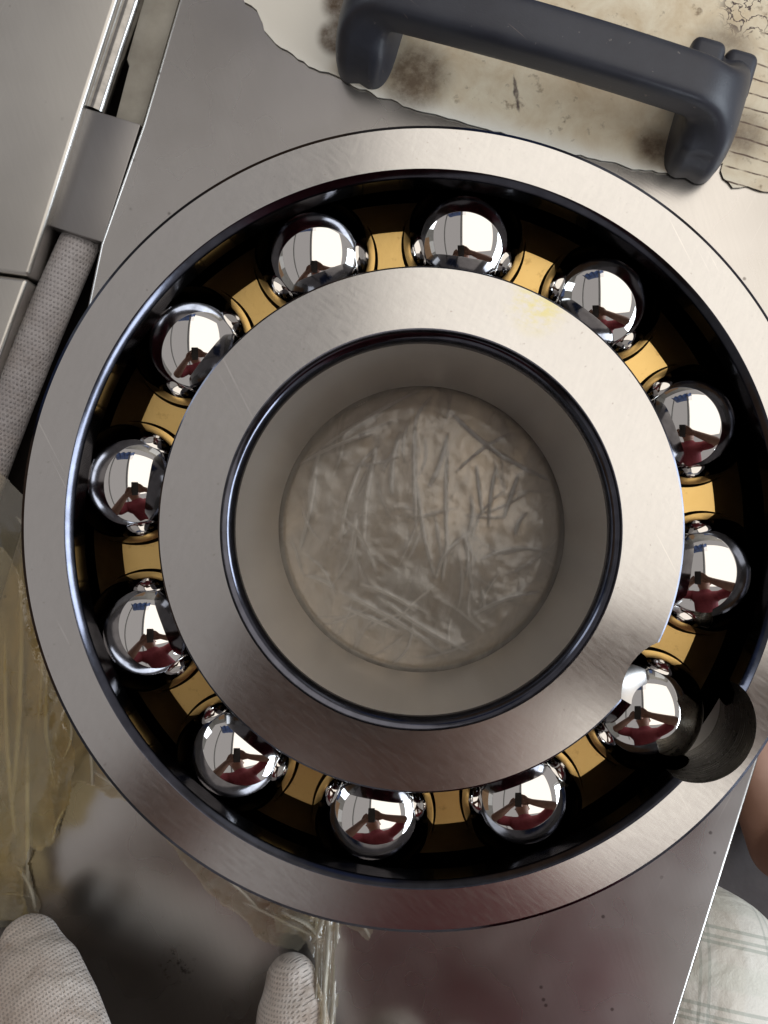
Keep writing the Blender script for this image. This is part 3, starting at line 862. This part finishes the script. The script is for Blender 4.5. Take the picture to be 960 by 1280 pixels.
def hand_chains(bends, spread, thumb, scale=1.0, rf=0.0165):
    """a right hand in local space: wrist at origin, fingers along +Y, palm down (-Z)"""
    ch = []
    pts = lambda L: [(Vector(p) * scale, r * scale) for p, r in L]
    ch.append(pts([((0, -0.09, 0), .030), ((0, -0.04, 0), .028), ((0, 0, 0), .027), ((-.008, .04, .002), .026), ((-.012, .075, .003), .020)]))
    ch.append(pts([((0.004, 0, 0), .026), ((.016, .04, .001), .024), ((.022, .07, .001), .018)]))
    roots = [(-.034, .082, .002), (-.011, .090, .004), (.012, .087, .003), (.033, .076, 0)]
    lens = [(.040, .026, .022), (.045, .030, .023), (.041, .028, .022), (.032, .021, .019)]
    for i in range(4):
        p = Vector(roots[i]); az = R(spread[i]); pit = 0.0
        start = Vector((roots[i][0] * 0.75, 0.045, 0.001))
        L = [(start, .014), (p, rf * 1.08)]
        for q in range(3):
            pit += R(bends[i][q])
            d = Vector((math.sin(az) * math.cos(pit), math.cos(az) * math.cos(pit), -math.sin(pit)))
            mid = p + d * lens[i][q] * 0.5
            p = p + d * lens[i][q]
            rr = rf * (1.0 - 0.09 * (q + 1))
            L.append((mid, rr * 1.0)); L.append((p, rr if q < 2 else rr * 0.72))
        ch.append([(v * scale, r * scale) for v, r in L])
    tb = [((-.016, .012, -.004), .017), ((-.036, .034, -.010), .0145), ((-.052, .058, -.014), .0125), ((-.060, .084, -.016), .0110), ((-.063, .098, -.017), .0075)]
    if thumb: tb = thumb
    ch.append(pts(tb))
    return ch
def glove(name, base_tip, direction, roll, label, bends, spread, finger=1, pitch=0.0, scale=1.0, thumb=None, mirror=False, kn=(800, 760)):
    root = empty(name, (0, 0, 0), label, "glove", "knitted cotton work gloves on the bench")
    ch = hand_chains(bends, spread, thumb, scale)
    g = skin_mesh("knitted_shell", ch, M['knit'], root, 2, 0.0015, 5)
    add_uv_local(g, kn[0], kn[1])
    # tip of the pointing finger in local space = vertex of greatest y near that finger
    vs_ = np.array([v.co[:] for v in g.data.vertices])
    if mirror: pass
    rx = [-.034, -.011, .012, .033][finger] * scale
    fx = rx + 0.085 * scale * math.sin(R(spread[finger]))
    sel = vs_[np.abs(vs_[:, 0] - fx) < 0.008]
    tip = Vector(sel[np.argmax(sel[:, 1])])
    d = Vector(direction).normalized()
    ang = math.atan2(-d.x, d.y)
    rot = Matrix.Rotation(ang, 4, 'Z') @ Matrix.Rotation(pitch, 4, 'X') @ Matrix.Rotation(roll, 4, 'Y')
    if mirror: rot = rot @ Matrix.Scale(-1, 4, (1, 0, 0))
    off = Vector(base_tip) - (rot @ tip)
    g.matrix_local = Matrix.Translation(off) @ rot
    return root
# one glove lies over the corner, its forefinger pointing up and left, propped on the palm of the other
gl_dir = Vector((-0.66, 0.75, 0))
glove("work_glove", W(20, 1150, .020), gl_dir, R(8), "white knitted glove with brown stains in the lower left corner", [(8, 10, 8), (6, 10, 8), (8, 14, 10), (10, 20, 16)], [-4, 1, 5, 9], 0, R(-14), 1.14, mirror=True)
glove("work_glove", W(364, 1194, .015), Vector((-0.02, 1, 0)), R(-6), "white knitted glove whose fingertip shows under the plastic at the bottom edge", [(4, 8, 6), (34, 40, 14), (38, 50, 30), (40, 55, 35)], [-5, 3, 8, 12], 0, R(2))

# strip of film draped over the fingertip
tailp = [(318, 1160), (350, 1150), (404, 1140), (432, 1150), (424, 1175), (420, 1215), (420, 1260), (418, 1330), (372, 1330), (380, 1280), (386, 1240), (388, 1212), (372, 1200), (340, 1186)]
gx2 = np.arange(-0.07, -0.015, .0005); gy2 = np.arange(-0.20, -0.115, .0005)
X2, Y2 = np.meshgrid(gx2, gy2)
m2 = inside([Wxy(x, y, .02) for x, y in tailp], X2 + (vnoise(X2, Y2, 200, 4) - .5) * .004, Y2 + (vnoise(X2, Y2, 200, 6) - .5) * .004)
ts = []
def seg2(p0, p1, w, h, b=0.0): ts.append((*Wxy(*p0, .02), *Wxy(*p1, .02), w, h, b))
seg2((404, 1150), (408, 1330), .0016, .006); seg2((392, 1190), (392, 1330), .0012, .004, .02); seg2((416, 1160), (414, 1330), .0009, .004, .01); seg2((340, 1165), (400, 1195), .0012, .004, .05); seg2((398, 1145), (385, 1200), .001, .003, .1)
H3, K3 = creases(X2, Y2, ts)
lift = 0.012 + 0.016 * np.clip((-0.150 - Y2) / 0.02, -0.6, 1.0)
film_sheet("film_tail", X2, Y2, lift + H3 + .001 * vnoise(X2, Y2, 150, 9), K3, m2, M['film_out'], bag)

# ------------------------------------------------------------------ the photographer, seen in the balls and at the lower right
ps = empty("person", (0.33, -0.45, -0.70), "person in a red shirt and pale plaid trousers sitting beside the bench edge", "person")
def V(*a): return Vector(a)
off0 = -Vector(ps.location)
def sh(chs): return [[(p + off0, r) for p, r in ch] for ch in chs]
pel, bel, che, nek = V(.24,-.70,-.10), V(.18,-.60,.11), V(.06,-.37,.39), V(.03,-.26,.47)
h0, h1, h2 = V(.02,-.235,.50), V(.0,-.175,.55), V(-.005,-.15,.60)
sA, sB = V(.24,-.31,.43), V(-.135,-.35,.43)
eA, eB = V(.31,-.13,.26), V(-.24,-.26,.24)
wA, wB = V(.10,-.07,.345), V(-.11,-.12,.345)
hipA, hipB = V(.33,-.66,-.12), V(.14,-.74,-.12)
knB, knA = V(.136,-.246,-.150), V(.46,-.28,-.14)
ftB, ftA = V(.155,-.35,-.62), V(.375,-.33,-.64)
chains = [
  [(pel, .13), (bel, .125), (che, .13), (nek, .055), (h0, .075), (h1, .098), (h2, .07)],
  [(che, .13), (sA, .060), (eA, .042), (wA, .027)], [(che, .13), (sB, .060), (eB, .042), (wB, .027)],
  [(pel, .13), (hipA, .085), (knA, .056), (ftA, .036), (ftA + V(-.03,.10,-.035), .030), (ftA + V(-.045,.145,-.045), .022)],
  [(pel, .13), (hipB, .085), (knB, .052), (ftB, .036), (ftB + V(-.03,.10,-.045), .030), (ftB + V(-.045,.145,-.05), .022)]]
# hands holding the phone: palm and five fingers each
def fingers(w, to, upv):
    d = (to - w).normalized(); s = d.cross(upv).normalized()
    pm = w + d * .05
    out = [[(w, .027), (w + d * .025, .024), (pm, .022)]]
    for k, (o_, L) in enumerate(((-.028, .060), (-.010, .070), (.008, .066), (.024, .052))):
        k0 = pm + s * o_ * .7; k1 = pm + d * .035 + s * o_; k2 = k1 + d * L * .5 + upv * .008; k3 = k2 + d * L * .25 - upv * -.016
        out.append([(pm, .022), (k0 + d * .01, .010), (k1, .0088), (k2, .0080), (k3, .0065)])
    t0 = w + d * .022 - s * .020; t1 = t0 + d * .03 - s * .022 + upv * .008; t2 = t1 + d * .028 - s * .004
    out.append([(w + d * .025, .024), (t0, .012), (t1, .0095), (t2, .0075)])
    return out
chains += fingers(wA, V(.02,-.035,.352), V(0,0,1)) + fingers(wB, V(-.045,-.075,.352), V(0,0,1))
# nose and ears
fwd = V(-.05,.62,-.72).normalized()
sd = V(.97,.08,0).normalized()
chains += [[(h1, .098), (h1 + fwd * .094 , .014), (h1 + fwd * .110 - V(0,.6,.6) * .016, .011)]]
for s_ in (1, -1): chains += [[(h1 + sd * s_ * .08, .02), (h1 + sd * s_ * .104, .014), (h1 + sd * s_ * .108 + V(0,0,.02), .010)]]
body = skin_mesh("body", sh(chains), M['skin'], ps, 2, 0.0036, 5)
shirt = skin_mesh("shirt", sh([[(pel + V(-.005,.01,.03), .148), (bel, .146), (che, .150), (che.lerp(nek, .55), .105)],
    [(che, .150), (sA, .080), (sA.lerp(eA, .75), .062)], [(che, .150), (sB, .080), (sB.lerp(eB, .75), .062)]]), M['shirt'], ps, 2, 0.007, 4)
trs = skin_mesh("trousers", sh([[(pel + V(0,0,-.03), .150), (pel + V(-.01,.01,.02), .142)],
    [(pel + V(0,0,-.03), .150), (hipA, .100), (hipA.lerp(knA,.6), .082), (knA, .072), (knA.lerp(ftA, .55), .058)],
    [(pel + V(0,0,-.03), .150), (hipB, .100), (hipB.lerp(knB,.6), .082), (knB, .062), (knB.lerp(ftB,.35), .058), (knB.lerp(ftB, .75), .056)]]), M['plaid'], ps, 2, 0.006, 5)
up_ = sd.cross(fwd).normalized()
if up_.y < 0: up_ = -up_
hairc = h1 - fwd * .022 + up_ * .025
bm = bmesh.new(); bmesh.ops.create_icosphere(bm, subdivisions=4, radius=.108, matrix=Matrix.Translation(hairc + off0))
for v in [v for v in bm.verts if (v.co - hairc - off0).dot(fwd) > .045 or (v.co - hairc - off0).dot(up_) < -.035]: bm.verts.remove(v)
for v in bm.verts: v.co += v.normal * .006 * noise.noise(v.co * 60)
from_bm("hair", bm, M['hair'], ps)
for s_ in (1, -1):
    bm = bmesh.new(); bmesh.ops.create_uvsphere(bm, u_segments=16, v_segments=12, radius=.012, matrix=Matrix.Translation(h1 + fwd * .086 + sd * s_ * .034 + up_ * .020 + off0))
    from_bm("eye", bm, M['eye'], ps)
ph = bmesh.new()
box(ph, (-.052, -.112, 0.0), (.008, .012, .0078))
bmesh.ops.bevel(ph, geom=ph.edges[:], offset=.003, segments=3, affect='EDGES')
phone = from_bm("phone", ph, M['phone'], None, True, 30, loc=(0, 0, CAMZ + .006))
tag(phone, "dark phone held level in both hands above the bearing", "phone")
# low stool carrying the person
stool = empty("stool", (.24, -.72, -.70), "low wooden stool the person sits on", "stool")
bm = bmesh.new(); box(bm, (-.17, -.15, .385), (.17, .15, .42)); bmesh.ops.bevel(bm, geom=bm.edges[:], offset=.006, segments=2, affect='EDGES')
from_bm("seat", bm, M['carton'], stool, True, 30)
lb = None
for i, (x, y) in enumerate(((-.13,-.11), (.13,-.11), (-.13,.11), (.13,.11))):
    if lb is None:
        bm = bmesh.new(); bmesh.ops.create_cone(bm, cap_ends=True, segments=14, radius1=.014, radius2=.02, depth=.385, matrix=Matrix.Translation((0,0,.1925)))
        lb = from_bm("leg", bm, M['carton'], stool, True, 40); o = lb
    else:
        o = lb.copy(); C.objects.link(o); o.parent = stool
    o.location = (x, y, 0)

# ------------------------------------------------------------------ things mirrored in the balls: cartons and a blue tarpaulin at the walls
cn = tag(from_bm("carton", (lambda b: (box(b, (-1.75, -.5, -.70), (-1.1, .25, .55)), b)[1])(bmesh.new()), M['carton'], None, False), "brown cardboard carton standing by the grey wall", "carton")
def crate(name, a, b, mat, label, cat):
    bm = bmesh.new(); box(bm, a, b); bmesh.ops.bevel(bm, geom=bm.edges[:], offset=.01, segments=2, affect='EDGES')
    tag(from_bm(name, bm, mat, None, True, 30), label, cat)
M['white'] = simple("white_board", (0.66, 0.64, 0.60), (0.74, 0.72, 0.68), 10, 0.6, 0, 0.1)
crate("carton", (-1.72, -.35, .552), (-1.25, .10, .86), M['white'], "white carton stacked on the brown carton by the wall", "carton")
crate("storage_bin", (-1.70, .34, -.69), (-1.15, .62, .42), M['blue'], "tall blue plastic bin beside the brown carton", "bin")
crate("carton", (-1.0, 1.55, -.69), (-.35, 2.0, .62), M['carton'], "brown cardboard carton against the back wall under the blue tarpaulin", "carton")
crate("storage_bin", (.15, 1.6, -.69), (.55, 2.0, .50), M['blue'], "blue plastic bin against the back wall beside the white cabinet", "bin")
crate("cabinet", (.7, 1.65, -.69), (1.3, 2.05, .74), M['white'], "white cabinet against the back wall", "cabinet")
gx3, gy3 = np.meshgrid(np.linspace(-1.1, .12, 60), np.linspace(0, 1, 40))
tz = 1.20 + 0.85 * gy3
ty = 1.75 - .10 * (1 - gy3) + .06 * np.sin(gx3 * 22) * (1.1 - gy3) + .05 * (vnoise(gx3 * .05, gy3 * .05, 90, 2) - .5)
film_sheet("tarpaulin", gx3, ty, tz, gx3 * 0, np.ones(gx3.shape, bool), M['blue'], None)
tp = bpy.data.objects["tarpaulin"]
so = tp.modifiers.new("t", 'SOLIDIFY'); so.thickness = .004
tag(tp, "blue tarpaulin hanging from a line high above the back wall", "tarpaulin")
